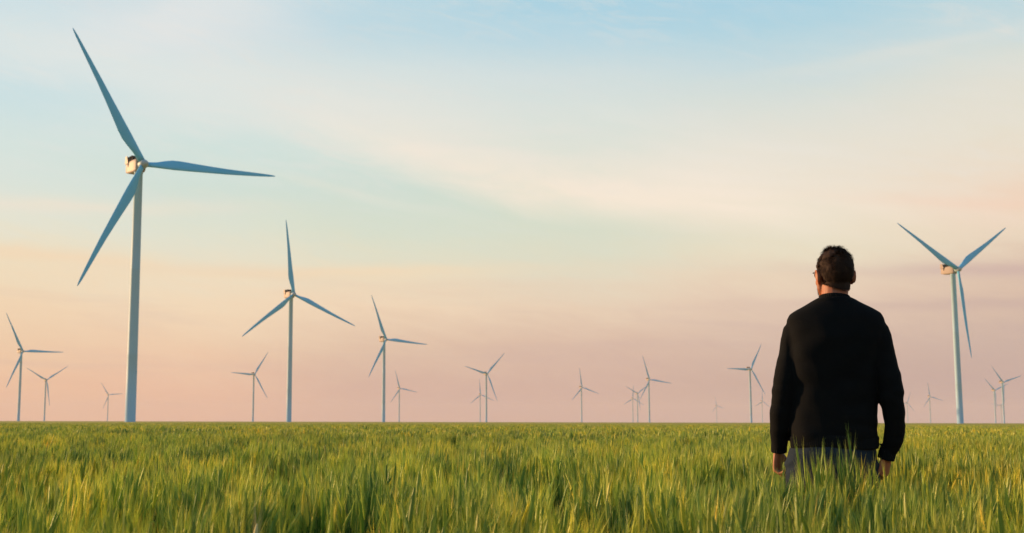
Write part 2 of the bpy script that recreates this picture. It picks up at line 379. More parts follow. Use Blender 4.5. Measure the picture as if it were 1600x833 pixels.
MAN = Vector((1.7334, 5.45, 0)); MAZ = R(17.6436)
def scatter(name, label, coll, pts, kinds):
    me = bpy.data.meshes.new(name); me.from_pydata([p[0] for p in pts], [], [])
    me.attributes.new('rot', 'FLOAT_VECTOR', 'POINT').data.foreach_set('vector', [c for p in pts for c in p[1]])
    me.attributes.new('scl', 'FLOAT_VECTOR', 'POINT').data.foreach_set('vector', [c for p in pts for c in p[2]])
    me.attributes.new('idx', 'INT', 'POINT').data.foreach_set('value', [p[3] for p in pts])
    o = link(bpy.data.objects.new(name, me)); o['kind'] = 'stuff'; o['label'] = label; o['category'] = 'crop'
    ng = bpy.data.node_groups.new(name, 'GeometryNodeTree')
    ng.interface.new_socket('Geometry', in_out='INPUT', socket_type='NodeSocketGeometry'); ng.interface.new_socket('Geometry', in_out='OUTPUT', socket_type='NodeSocketGeometry')
    gi = ng.nodes.new('NodeGroupInput'); go = ng.nodes.new('NodeGroupOutput')
    ci = ng.nodes.new('GeometryNodeCollectionInfo'); ci.inputs[0].default_value = coll; ci.inputs['Separate Children'].default_value = True; ci.inputs['Reset Children'].default_value = True
    ip = ng.nodes.new('GeometryNodeInstanceOnPoints'); ip.inputs['Pick Instance'].default_value = True
    def na(nm, ty):
        n = ng.nodes.new('GeometryNodeInputNamedAttribute'); n.data_type = ty; n.inputs[0].default_value = nm; return n.outputs[0]
    l = ng.links
    l.new(gi.outputs[0], ip.inputs['Points']); l.new(ci.outputs[0], ip.inputs['Instance']); l.new(na('idx', 'INT'), ip.inputs['Instance Index'])
    er = ng.nodes.new('FunctionNodeEulerToRotation'); l.new(na('rot', 'FLOAT_VECTOR'), er.inputs[0]); l.new(er.outputs[0], ip.inputs['Rotation'])
    l.new(na('scl', 'FLOAT_VECTOR'), ip.inputs['Scale']); l.new(ip.outputs[0], go.inputs[0])
    md = o.modifiers.new('plants', 'NODES'); md.node_group = ng
    return o
def ring_pts(r0, r1, dens, a0, a1, kinds, jit=1.0, sxy=1.0, hmul=1.0):
    out = []
    n = int(dens*.5*(R(a1)-R(a0))*(r1*r1-r0*r0))
    rr = np.sqrt(rng.uniform(r0*r0, r1*r1, n)); aa = rng.uniform(R(a0), R(a1), n)
    for r, a in zip(rr, aa):
        x, y = r*math.sin(a), r*math.cos(a)
        # nothing grows through the man's legs
        dx, dy = x-MAN.x, y-MAN.y
        lx = dx*math.cos(MAZ)-dy*math.sin(MAZ); ly = dx*math.sin(MAZ)+dy*math.cos(MAZ)
        if abs(lx) < .24 and -.14 < ly < .2: continue
        hh = crop_h(x, y)
        gap = noise.noise(Vector((x*3.4, y*.70, 5.1)))*1.2+.6*noise.noise(Vector((x*5.2, y*3.0, 2.2)))
        if r < 24 and gap < -.12 and rng.random() < min(.8, (-gap-.12)*4): continue      # thin spots between the tufts
        hh = hh*.32 if hh > 0 else max(-.42, hh*1.9)
        s = min((1+hh+rng.normal(0, .04)), 1.10)*hmul
        if abs(lx+.02) < .55 and -.9 < ly < .1: s = max(s, rng.uniform(1.0, 1.09))
        wind = .05+.10*noise.noise(Vector((x*.5, y*.5, 3)))
        out.append(((x, y, 0), (rng.normal(0, .05), wind+rng.normal(0, .05), 0), (s*sxy, s*sxy, s), int(rng.integers(0, kinds))))
    # turn about the vertical first, lean after: encode by instance kinds and random mirrored scale
    res = []
    for p, e, s, k in out:
        m = Euler(e).to_matrix() @ Matrix.Rotation(rng.uniform(0, 6.283), 3, 'Z'); q = m.to_euler()
        res.append((p, (q.x, q.y, q.z), s, k))
    return res
TUFTS = [(1279, 704), (1283, 709), (1326, 700), (1331, 708), (1247, 722), (1300, 728), (1345, 726), (1265, 730), (1316, 716), (1361, 735), (1290, 724)]
def tuft(px, py, d):      # a few taller tufts that stand between the man and the path
    x = (px-690)/1917*d; z = EYE-(py-660.5)/1917*d; k = z/.745
    return ((x, d, 0), (rng.normal(0, .03), .03, rng.uniform(0, 6.28)), (k*.6, k*.6, k), int(rng.integers(0, 12)))
P1 = [tuft(a, b, rng.uniform(4.75, 5.15)) for a, b in TUFTS] + ring_pts(1.15, 4.0, 118, -50, 55, 12) + ring_pts(4.0, 14.0, 88, -36, 42, 12) + ring_pts(14, 24, 40, -33, 38, 12)
scatter('barley_field', 'green bearded barley field, ears tipped yellow by the low sun', clumps, P1, 12)
P2 = ring_pts(24, 60, 5.0, -32, 37, 6) + ring_pts(60, 170, 1.0, -30, 35, 6, hmul=.98)
scatter('barley_field_beyond', 'middle distance of the barley field, rows of ears merging into bands', patches, P2, 6)

# ------------------------------------------------------------------ wind turbines
HUB, OVER = 76.0, 3.2
def superbox(cx, hw, zc, hh, y, n=28, pw=7.0):
    out = []
    for k in range(n):
        t = 2*math.pi*(k+.5)/n; c, s = math.cos(t), math.sin(t)
        out.append(Vector((cx+hw*math.copysign(abs(c)**(2/pw), c), y, zc+hh*math.copysign(abs(s)**(2/pw), s))))
    return out
def m_tower_mesh():
    bm = bmesh.new(); rings = []
    for z, r in ((0, 1.62), (.35, 1.62), (.36, 1.52), (20, 1.47), (20.1, 1.485), (20.25, 1.485), (20.35, 1.465), (45, 1.36), (45.1, 1.375), (45.25, 1.375), (45.35, 1.355), (73.6, 1.2), (73.7, 1.3), (74.2, 1.3)):
        rings.append([Vector((r*math.cos(2*math.pi*k/32), r*math.sin(2*math.pi*k/32), z)) for k in range(32)])
    add_rings(bm, rings); me = bpy.data.meshes.new('tower'); bm.normal_update(); bm.to_mesh(me); bm.free(); return me
def m_nacelle_mesh():
    bm = bmesh.new(); st = ((6.2, 1.0, 1.15, .10), (6.0, 1.45, 1.55, .05), (4.5, 1.6, 1.85, .0), (1.0, 1.65, 2.0, .0), (-1.0, 1.6, 1.95, 0), (-1.55, 1.45, 1.7, 0), (-1.8, 1.15, 1.3, 0))
    add_rings(bm, [superbox(0, w, HUB+dz, h, y) for y, w, h, dz in st][::-1])
    me = bpy.data.meshes.new('nacelle'); bm.normal_update(); bm.to_mesh(me); bm.free(); return me
def prism(bm, poly, x0, x1):
    a = [bm.verts.new((x0, y, z)) for y, z in poly]; b = [bm.verts.new((x1, y, z)) for y, z in poly]
    n = len(poly); bm.faces.new(a); bm.faces.new(b[::-1])
    for i in range(n): bm.faces.new((a[i], b[i], b[(i+1) % n], a[(i+1) % n]))
def fin_mesh(s):
    bm = bmesh.new()
    prism(bm, [(6.2, HUB+1.2), (4.0, HUB+1.2), (4.9, HUB+3.5), (6.0, HUB+3.5)], s*1.6-.1, s*1.6+.1)
    bmesh.ops.recalc_face_normals(bm, faces=bm.faces)
    me = bpy.data.meshes.new('cooler_fin'); bm.to_mesh(me); bm.free(); return me
def cooler_mesh():
    bm = bmesh.new()
    prism(bm, [(5.0, HUB+1.3), (1.6, HUB+1.3), (1.3, HUB+3.0), (5.2, HUB+3.25)], -1.44, 1.44)
    for k in range(7):                       # fins of the radiator block
        y = 1.9+k*.48
        prism(bm, [(y, HUB+1.2), (y+.12, HUB+1.2), (y+.12, HUB+3.3-.03*k), (y, HUB+3.3-.03*k)], -1.5, 1.5)
    bmesh.ops.recalc_face_normals(bm, faces=bm.faces)
    me = bpy.data.meshes.new('cooler'); bm.to_mesh(me); bm.free(); return me
def notch_mesh(s):
    bm = bmesh.new()
    prism(bm, [(4.9, HUB+1.75), (3.3, HUB+1.75), (3.6, HUB+.9), (4.0, HUB+.0), (4.35, HUB+.9)], s*1.55-.12, s*1.55+.14)
    bmesh.ops.recalc_face_normals(bm, faces=bm.faces)
    me = bpy.data.meshes.new('vent'); bm.to_mesh(me); bm.free(); return me
def hub_mesh():
    bm = bmesh.new(); rings = []
    for y, r in ((1.5, 1.25), (1.3, 1.5), (.6, 1.62), (-.3, 1.6), (-1.0, 1.38), (-1.6, .95), (-1.95, .5), (-2.05, .1)):
        r *= .84; rings.append([Vector((r*math.cos(2*math.pi*k/24), y, r*math.sin(2*math.pi*k/24))) for k in range(24)])
    add_rings(bm, rings[::-1]); me = bpy.data.meshes.new('hub'); bm.normal_update(); bm.to_mesh(me); bm.free(); return me
BL = 44.0
def blade_mesh():
    bm = bmesh.new(); rings = []
    st = ((1.0, 1.7, 1.0, 14), (2.6, 1.7, 1.0, 14), (4.5, 1.95, .8, 14), (7, 2.65, .45, 13), (9.5, 3.15, .33, 11), (12, 3.1, .28, 9.5), (16, 2.7, .24, 7), (21, 2.25, .21, 5), (27, 1.8, .19, 3), (33, 1.4, .18, 1.5), (38, 1.05, .17, .5), (41.5, .75, .16, 0), (43.3, .42, .16, 0), (44, .08, .2, 0))
    n = 16
    for z, c, th, tw in st:
        ring = []
        for k in range(n):
            q = 2*math.pi*k/n
            x = math.cos(q)*.5; t = x+.5       # t=1 leading
            half = .5*th*math.sin(q)
            if th < .7: half *= (.25+.75*t)*1.15
            fwd = .5*max(0, 1-c/3.4*.0)       # leading-edge line stays near straight
            px = (x*c)-(.5*c-.85 if c > 1.7 else 0)*.75 + (0 if c > 1.7 else 0)
            py = half*c
            a = R(tw)
            ring.append(Vector((px*math.cos(a)-py*math.sin(a), -(px*math.sin(a)*-1+py*math.cos(a))*-1 - 1.2*(z/44)**2.2*0.6, z)))
        rings.append(ring)
    add_rings(bm, rings); bmesh.ops.recalc_face_normals(bm, faces=bm.faces)
    me = bpy.data.meshes.new('blade'); bm.to_mesh(me); bm.free(); return me
MT, MN, MC, MH, MB = m_tower_mesh(), m_nacelle_mesh(), cooler_mesh(), hub_mesh(), blade_mesh()
MF = [fin_mesh(-1), fin_mesh(1)]; MV = [notch_mesh(-1), notch_mesh(1)]
for me_, m_ in ((MT, m_tower), (MN, m_nac), (MF[0], m_nac), (MF[1], m_nac), (MC, m_dark), (MV[0], m_dark), (MV[1], m_dark), (MH, m_hub), (MB, m_blade)):
    me_.materials.append(m_)
for me_ in (MT, MN, MH, MB): me_.polygons.foreach_set('use_smooth', [True]*len(me_.polygons))
TUR = [  # hub x, y, yaw, phase, blade length, cone, label
(-87.7, 354.0, 38.0, 88.2, 43.4, 2, 'largest and nearest white wind turbine, high at left with a sunlit nacelle'),
(-87.8, 725.0, 36.4, 112.8, 45.0, 2, 'second tallest turbine on the left side, one blade pointing almost straight up'),
(-50.7, 1125.7, 38.2, 94.6, 44.0, 6, 'medium turbine left of centre, one blade level to the right above a tiny turbine'),
(-453.9, 1332.2, 49.6, 89.3, 47.0, 6, 'turbine standing nearest the left edge of the view, nacelle catching sun'),
(-728.9, 2274.8, 44.9, 55.9, 48.5, 6, 'small turbine with blades in a Y, just right of the one at the left edge'),
(-954.0, 3538.9, 41.2, 84.5, 44.0, 0, 'tiny pale turbine just left of the thick foot of the nearest tower'),
(-299.1, 1972.6, 35.8, 32.0, 44.0, 4, 'small turbine between the nearest and the second tallest, one blade level to the left'),
(-93.5, 2788.0, 31.1, 101.0, 44.0, 6, 'tiny turbine close to the right of the medium turbine left of centre'),
(71.9, 1924.4, 30.9, 42.9, 46.0, 6, 'slim turbine near the middle with a fainter one close behind its left side'),
(108.3, 3395.2, 23.9, 113.9, 44.0, 6, 'faint turbine crossed by the blades of the slim turbine near the middle'),
(305.5, 2672.2, 29.5, 108.8, 44.0, 6, 'small lone turbine right of the middle, with wide empty sky on both sides'),
(368.5, 2176.7, 27.8, 98.0, 46.0, 6, 'tallest of the tight cluster of three turbines left of the man'),
(513.1, 3217.3, 25.7, 55.0, 44.0, 2, 'middle turbine of the tight cluster of three, blades in a Y'),
(604.9, 3891.0, 18.0, 1.2, 44.0, 6, 'faintest and leftmost turbine of the tight cluster of three'),
(1249.4, 5598.3, 22.5, 107.2, 44.0, 6, 'very faint lone turbine between the tight cluster and the one beside the man'),
(436.8, 1734.0, 23.9, 29.7, 42.0, 0, 'slender turbine close to the man on his left, one blade level to the left'),
(1132.1, 4349.1, 28.3, 2.6, 44.0, 0, 'faint small turbine in the gap between the slender turbine and the man'),
(1740.8, 4608.0, 15.6, 21.9, 44.0, 2, 'faint turbine half hidden by the right sleeve of the man'),
(1397.7, 3525.8, 21.5, 106.7, 44.0, 6, 'small faint turbine between the right sleeve of the man and the tall right-hand tower'),
(253.9, 598.5, 26.5, 57.5, 44.0, 0, 'tall white turbine right of the man, two blades raised in a V'),
(1039.3, 2277.0, 23.3, 73.2, 44.0, 6, 'nearer and taller of the two overlapping turbines at the right edge'),
(1274.0, 2835.0, 23.5, 68.3, 44.0, 4, 'shorter left turbine of the overlapping pair at the right edge'),
(2390.4, 5269.5, 6.6, 38.9, 44.0, 0, 'tiniest turbine, seen low between the two overlapping towers at the right edge'),
]
TILT = R(4)
for hx, hy, yaw, ph, bl, cone, lab in TUR:
    y = R(yaw); f = Vector((math.sin(y), -math.cos(y), 0)); b = Vector((hx, hy, 0))-f*OVER
    t = thing('wind_turbine', lab, 'wind turbine', b, y, 'wind turbines standing across the barley plain')
    link(bpy.data.objects.new('tower', MT), t); nc = link(bpy.data.objects.new('nacelle', MN), t)
    link(bpy.data.objects.new('cooler', MC), nc)
    for k in (0, 1): link(bpy.data.objects.new('cooler_fin', MF[k]), nc); link(bpy.data.objects.new('vent', MV[k]), nc)
    h = link(bpy.data.objects.new('hub', MH), t); h.location = (0, -OVER, HUB); h.rotation_euler = (-TILT, 0, 0)
    for q in range(3):
        o = link(bpy.data.objects.new('blade', MB), t)
        o.matrix_local = Matrix.Translation((0, -OVER, HUB)) @ Matrix.Rotation(-TILT, 4, 'X') @ Matrix.Rotation(R(ph+120*q), 4, 'Y') @ Matrix.Rotation(R(cone), 4, 'X') @ Matrix.Scale(bl/44, 4, Vector((0, 0, 1)))

# ------------------------------------------------------------------ the man
man = thing('person', 'man in a black sweater and blue jeans seen from behind, standing waist deep in barley', 'person', MAN, -MAZ)
HEAD = Vector((.024, .015, 1.681)); HROT = Matrix.Rotation(R(21), 3, 'Z') @ Matrix.Rotation(R(-3), 3, 'X')
def hp(x, y, z): return HEAD + HROT @ Vector((x, y, z))     # head space: +y is where the face looks
ARM_L = [(-.150, .0, 1.435), (-.182, -.015, 1.31), (-.216, -.03, 1.17), (-.232, -.005, 1.03), (-.240, .03, .905)]
ARM_R = [(.196, .0, 1.415), (.224, -.015, 1.30), (.243, -.035, 1.15), (.249, -.02, 1.02), (.232, .0, .93), (.214, .012, .885)]
bm = bmesh.new()
# trunk and limbs under the clothes
rtube(bm, [(-.01, .0, .80), (-.005, 0, .95), (0, 0, 1.10), (.005, 0, 1.28), (.015, 0, 1.40), (.018, .0, 1.47)], [(.14, .09), (.15, .09), (.13, .09), (.15, .10), (.15, .09), (.09, .06)], 16, (0, 1, 0))
rtube(bm, ARM_L, [.045, .042, .036, .033, .024], 12); rtube(bm, ARM_R, [.045, .042, .036, .034, .028, .024], 12)
LEG_L = [(-.115, .0, .84), (-.125, .01, .62), (-.128, .015, .48), (-.125, -.01, .30), (-.125, -.03, .09)]
LEG_R = [(.075, .0, .84), (.095, .01, .62), (.100, .015, .48), (.105, -.01, .30), (.11, -.02, .09)]
for L_ in (LEG_L, LEG_R):
    rtube(bm, L_, [.085, .070, .052, .052, .034], 14)
    a = Vector(L_[-1]); rtube(bm, [a+Vector((0, -.03, -.04)), a+Vector((0, .08, -.055)), a+Vector((0, .17, -.065))], [(.035, .03), (.042, .026), (.034, .018)], 12, (0, 0, 1))
# neck, skull, jaw, face
rtube(bm, [(.016, .0, 1.46), (.019, .0, 1.54), (.024, .008, 1.62), (.026, .014, 1.67)], [.066, .0585, .056, .055], 18)
add_ell(bm, hp(0, -.012, .025), (.070, .090, .080), HROT, 28)
add_ell(bm, hp(0, .030, .0), (.066, .060, .088), HROT, 24)
add_ell(bm, hp(0, .040, -.062), (.052, .048, .048), HROT, 20)
add_ell(bm, hp(0, .078, -.092), (.022, .018, .018), HROT, 14)
for s in (-1, 1):
    add_ell(bm, hp(s*.040, .060, -.028), (.026, .026, .026), HROT, 14)
    add_ell(bm, hp(s*.030, .083, .024), (.026, .010, .010), HROT, 12)
    rtube(bm, [hp(s*.064, .015, -.01), hp(s*.058, .02, -.06), hp(s*.035, .06, -.092)], [.016, .018, .016], 10)
rtube(bm, [hp(0, .086, .018), hp(0, .100, -.010), hp(0, .110, -.026)], [.008, .010, .013], 10)
for s in (-1, 1): add_ell(bm, hp(s*.011, .100, -.030), (.009, .010, .008), HROT, 10)
rtube(bm, [hp(-.020, .088, -.056), hp(0, .094, -.054), hp(.020, .088, -.056)], [.004, .007, .004], 8)
rtube(bm, [hp(-.018, .086, -.066), hp(0, .092, -.067), hp(.018, .086, -.066)], [.004, .007, .004], 8)
# ears: helix rim, bowl, lobe
for s in (-1, 1):
    ctr = Vector((s*.0735, -.004, -.012)); pts = []
    for k in range(11):
        q = R(-70+k*28); pts.append(hp(ctr.x+s*(.006+.008*math.sin(q*.5+1)), ctr.y-.004-.015*math.cos(q)*1.0, ctr.z+.028*math.sin(q)))
    rtube(bm, pts, [.0045]*11, 8)
    add_ell(bm, hp(ctr.x+s*.003, ctr.y-.003, ctr.z), (.007, .018, .028), HROT @ Matrix.Rotation(s*R(-14), 3, 'Z'), 12)
    add_ell(bm, hp(ctr.x+s*.003, ctr.y+.002, ctr.z-.028), (.005, .008, .008), HROT, 10)
def hand(bm, wrist, d, n, thumb_sign, curl):
    wrist = Vector(wrist); d = Vector(d).normalized(); n = Vector(n); n = (n-d*n.dot(d)).normalized(); w = d.cross(n).normalized()*thumb_sign
    rtube(bm, [wrist-d*.03, wrist, wrist+d*.035, wrist+d*.07, wrist+d*.088], [(.026, .02), (.026, .018), (.036, .016), (.040, .0145), (.038, .012)], 14, n)
    add_ell(bm, wrist+d*.035+w*.022+n*.008, (.016, .016, .022), None, 12)
    tips = []
    for i, (off, ln, c0) in enumerate(((.030, .072, 0), (.0105, .081, 4), (-.0100, .075, 9), (-.0295, .060, 14))):
        p = wrist+d*(.084-abs(off-.005)*.15)+w*off; pts = [p-d*.012, p]; a = R(curl*.55+c0)
        for seg, fr in ((0, .46), (1, .30), (2, .24)):
            dirn = d*math.cos(a)+n*math.sin(a)+w*(off*.9); p = p+dirn.normalized()*ln*fr; pts.append(p); a += R(curl*(.75, .5, 0)[seg]+6)
        rtube(bm, pts, [.0093, .0092, .0083, .0075, .0062], 9); tips.append((pts[-1], (pts[-1]-pts[-2]).normalized(), n))
    p = wrist+d*.022+w*.026+n*.006; t1 = (d*.75+w*.55+n*.35).normalized(); t2 = (d*.92+w*.12+n*.35).normalized()
    pts = [p, p+t1*.036, p+t1*.036+t2*.030, p+t1*.036+t2*.052]; rtube(bm, pts, [.013, .0108, .0096, .0078], 9)
    return tips
hand(bm, (-.246, .043, .896), (-.06, .12, -1), (1, -.45, 0), -1, 66)
hand(bm, (.214, .014, .882), (-.28, .05, -1), (-.75, .55, 0), 1, 62)
body = meshob('body', remeshed(bm, .0042, 2, .5), m_skin, man)
# eyes, brows
for s in (-1, 1):
    e = bmesh.new(); add_ell(e, hp(s*.031, .0735, .006), (.0115, .0115, .0115), None, 14); eo = bmob('eye', e, m_eye, man)
    e = bmesh.new(); add_ell(e, hp(s*.031, .0828, .006), (.0055, .003, .0055), HROT, 10); bmob('iris', e, m_iris, eo)
    e = bmesh.new(); rtube(e, [hp(s*.014, .0955, .024), hp(s*.032, .0945, .029), hp(s*.050, .084, .024)], [.003, .004, .002], 8); bmob('eyebrow', e, m_hair, man)

# sweater: torso and sleeves fused into one cloth body
bm = bmesh.new()
TOR = [  # z, left, right, back depth, front depth
(.918, -.186, .176, .118, .125), (.930, -.190, .180, .121, .128), (.975, -.190, .182, .122, .13), (1.03, -.184, .181, .120, .128), (1.10, -.179, .180, .116, .122), (1.20, -.181, .188, .118, .124),
(1.30, -.187, .203, .125, .13), (1.39, -.186, .222, .128, .13), (1.44, -.188, .232, .122, .12), (1.475, -.192, .226, .114, .11), (1.500, -.180, .212, .104, .10), (1.520, -.150, .182, .095, .09),
(1.542, -.108, .144, .084, .08), (1.560, -.076, .114, .075, .074), (1.574, -.050, .088, .068, .07)]
rings = []
for z, a, b, yb, yf in TOR:
    cx, hw = (a+b)/2, (b-a)/2; ring = []
    for k in range(48):
        q = 2*math.pi*k/48; c, s = math.cos(q), math.sin(q); pw = 2/2.5
        ring.append(Vector((cx+hw*math.copysign(abs(c)**pw, c), (yb if s < 0 else yf)*math.copysign(abs(s)**pw, s), z)))
    rings.append(ring)
add_rings(bm, rings)
rtube(bm, [(-.125, 0, 1.452), (-.152, -.004, 1.425), (-.172, -.010, 1.34), (-.194, -.022, 1.25), (-.208, -.03, 1.17), (-.222, -.018, 1.08), (-.230, .0, 1.0), (-.238, .018, .945), (-.240, .03, .915)],
      [.052, .056, .055, .054, .053, .050, .046, .039, .034], 20)
rtube(bm, [(.150, 0, 1.455), (.186, -.004, 1.42), (.210, -.012, 1.32), (.226, -.026, 1.23), (.238, -.036, 1.15), (.245, -.03, 1.08), (.249, -.018, 1.01), (.240, -.006, .955), (.226, .004, .912), (.216, .010, .888)],
      [.055, .058, .057, .055, .053, .049, .044, .042, .038, .034], 20)
sw = remeshed(bm, .0065, 5, .6)
sw.update()
co = np.empty(len(sw.vertices)*3); sw.vertices.foreach_get('co', co); co = co.reshape(-1, 3)
nr = np.array([v.normal[:] for v in sw.vertices])
for i in range(len(co)):
    x, y, z = co[i]
    arm = abs(x-.0) > .19 and z < 1.40
    f = 0.0
    f += .0035*noise.noise(Vector((x*9, y*9, z*14)))*2
    if arm:  # rings of creases that gather at the elbow and the cuff
        k = math.exp(-((z-1.14)/.10)**2)*.8+math.exp(-((z-.94)/.05)**2)*.9+.25
        f += .006*k*noise.noise(Vector((x*10+z*8, y*10, z*26)))
    else:
        k = math.exp(-((z-1.02)/.07)**2)
        f += .006*k*noise.noise(Vector((x*6+4, y*6, z*22+x*4)))
        k2 = math.exp(-((abs(x-.02)-.17)/.05)**2)*math.exp(-((z-1.33)/.12)**2)
        f += .009*k2*noise.noise(Vector((x*14, y*5, z*14-abs(x)*12)))
        f += .003*noise.noise(Vector((x*16+z*5, y*4, z*5)))
    if z > 1.56 or z < .93 and not arm: f *= .3
    co[i] += nr[i]*f
sw.vertices.foreach_set('co', co.reshape(-1)); sw.update()
sweater = meshob('sweater', sw, m_sweat, man)
def ribbed(name, c, rx, ry, h, axis, parent, nrib, proud=.0015, x0=None):
    """ribbed band of knit round an elliptical section"""
    bm = bmesh.new(); n = nrib*2; ax = Vector(axis).normalized(); u = ax.cross(Vector((0, 1, 0))).normalized(); w = u.cross(ax) ; c = Vector(c); rings = []
    for t, k in ((-.5, .93), (-.5, 1.0), (-.2, 1.02), (.2, 1.02), (.5, 1.0), (.5, .93)):
        rings.append([c+ax*h*t+(u*math.cos(2*math.pi*i/n)*rx+w*math.sin(2*math.pi*i/n)*ry)*k*(1+(proud/rx if i % 2 else 0)) for i in range(n)])
    add_rings(bm, rings, cap=False); bmesh.ops.recalc_face_normals(bm, faces=bm.faces)
    return bmob(name, bm, m_rib, parent, False)
ribbed('collar', (.0195, .005, 1.572), .0645, .064, .016, (.03, .16, 1), sweater, 44)
ribbed('cuff', (-.241, .035, .912), .033, .036, .045, (-.05, .22, -1), sweater, 26)
ribbed('cuff', (.213, .012, .886), .034, .036, .045, (-.30, .15, -1), sweater, 26)
# hem: follows the torso section
bm = bmesh.new(); rings = []
for z, k in ((.912, .94), (.910, .985), (.918, 1.0), (.955, 1.012), (.964, .99)):
    ring = []
    for i in range(260):
        q = 2*math.pi*i/260; c, s = math.cos(q), math.sin(q); pw = 2/2.5; kk = k*(1.006 if i % 2 else .998)
        ring.append(Vector((-.005+.185*kk*math.copysign(abs(c)**pw, c), .1235*kk*math.copysign(abs(s)**pw, s)+.002, z+.004*math.sin(q*3+1)-.002*c)))
    rings.append(ring)
add_rings(bm, rings, cap=False); bmesh.ops.recalc_face_normals(bm, faces=bm.faces); bmob('hem', bm, m_rib, sweater, False)

# jeans
bm = bmesh.new(); rings = []
for z, a, b, yb, yf in ((.70, -.214, .176, .10, .10), (.76, -.218, .179, .122, .112), (.83, -.214, .176, .132, .118), (.88, -.198, .171, .128, .116), (.94, -.180, .166, .112, .112), (.99, -.170, .160, .105, .108)):
    cx, hw = (a+b)/2, (b-a)/2
    rings.append([Vector((cx+hw*math.copysign(abs(math.cos(2*math.pi*k/40))**.85, math.cos(2*math.pi*k/40)), (yb if math.sin(2*math.pi*k/40) < 0 else yf)*math.copysign(abs(math.sin(2*math.pi*k/40))**.85, math.sin(2*math.pi*k/40)), z)) for k in range(40)])
add_rings(bm, rings)
rtube(bm, LEG_L[:4]+[(-.125, -.03, .07)], [.103, .090, .078, .072, .070], 20); rtube(bm, LEG_R[:4]+[(.11, -.02, .07)], [.103, .090, .078, .072, .070], 20)
jm = remeshed(bm, .008, 4, .6)
for v in jm.vertices:
    p = v.co; k = .004*noise.noise(Vector((p.x*10, p.y*10, p.z*7)))
    k += .004*math.exp(-((p.z-.84)/.05)**2)*math.sin((p.z+abs(p.x+.02)*.6)*120)*(1 if p.y < 0 else .3)
    v.co = p+v.normal*k
jeans = meshob('jeans', jm, m_denim, man)
def surf_y(x, z):   # back surface of the seat of the jeans at x, z
    hw = .195; c = min(.98, abs((x+.02)/hw)); return -(.132)*(1-c**2.35)**(1/2.35)-.001
for s, cx in ((-1, -.110), (1, .075)):
    bm = bmesh.new(); poly = [(-.065, .07), (.065, .07), (.062, -.04), (0, -.075), (-.062, -.04)]
    N_ = 6; grid = {}
    for i in range(N_+1):
        for j in range(N_+1):
            x = -.065+.13*i/N_; zt = .07; zb = -.04-.035*(1-abs(x)/.065); z = zt+(zb-zt)*j/N_
            edge = .0 if i in (0, N_) or j in (0, N_) else .004
            grid[i, j] = bm.verts.new((cx+x, surf_y(cx+x, .8)-.003-edge, .815+z))
    for i in range(N_):
        for j in range(N_): bm.faces.new((grid[i, j], grid[i+1, j], grid[i+1, j+1], grid[i, j+1]))
    bmesh.ops.recalc_face_normals(bm, faces=bm.faces); bmob('back_pocket', bm, m_denim, jeans)
# shoes
for L_ in (LEG_L, LEG_R):
    a = Vector(L_[-1]); bm = bmesh.new()
    rtube(bm, [a+Vector((0, -.055, -.035)), a+Vector((0, .0, -.03)), a+Vector((0, .09, -.045)), a+Vector((0, .19, -.055))], [(.040, .042), (.044, .05), (.050, .036), (.042, .026)], 16, (0, 0, 1))
    for v in bm.verts: v.co.z = max(v.co.z, .004)
    bmob('shoe', bm, m_shoe, man)

# hair: a cap over the skull plus many short tufts
bm = bmesh.new()
def hair_ok(p):      # p in head space
    x, y, z = p
    front = .062 if z > .06 else (.02 if z > .0 else -.012)
    if z > .045: return y < .070
    low = -.092+.020*abs(x)/.05
    if abs(x) > .05 and y > -.026 and z < -.0: return False
    if abs(x) > .062 and y > -.045 and z < -.045: return False
    return y < front-.0 and z > low
def scalp(u, v):     # point on the cranium, v from 0 crown to 1 low nape
    th = v*math.pi*.80; ph_ = u*2*math.pi
    d = Vector((math.sin(th)*math.cos(ph_), math.sin(th)*math.sin(ph_), math.cos(th)))
    z = d.z
    rx, ry, rz = .0725, .0935, .0925
    p = Vector((d.x*rx, d.y*ry-.012, d.z*rz+.018))
    if z < -.2:     # the nape runs in towards the neck
        k = min(1, (-.2-z)/.6); p.x *= 1+.10*k*0; p.y = p.y if p.y > 0 else p.y*(1-.16*k)
    return p, Vector((d.x/rx, d.y/ry, d.z/rz)).normalized()
NU, NV = 72, 44; g = {}
for j in range(NV+1):
    for i in range(NU):
        p, n_ = scalp(i/NU, max(.001, j/NV))
        k = .006*noise.noise(p*34)+.004*noise.noise(p*80)+.004*max(0, n_.z)
        inside = hair_ok(p); q = p+n_*(.003+k if inside else -.012)
        g[i, j] = (bm.verts.new(hp(*q)), inside)
for j in range(NV):
    for i in range(NU):
        c = [g[i, j], g[(i+1) % NU, j], g[(i+1) % NU, j+1], g[i, j+1]]
        if sum(v[1] for v in c) >= 2: bm.faces.new([v[0] for v in c])
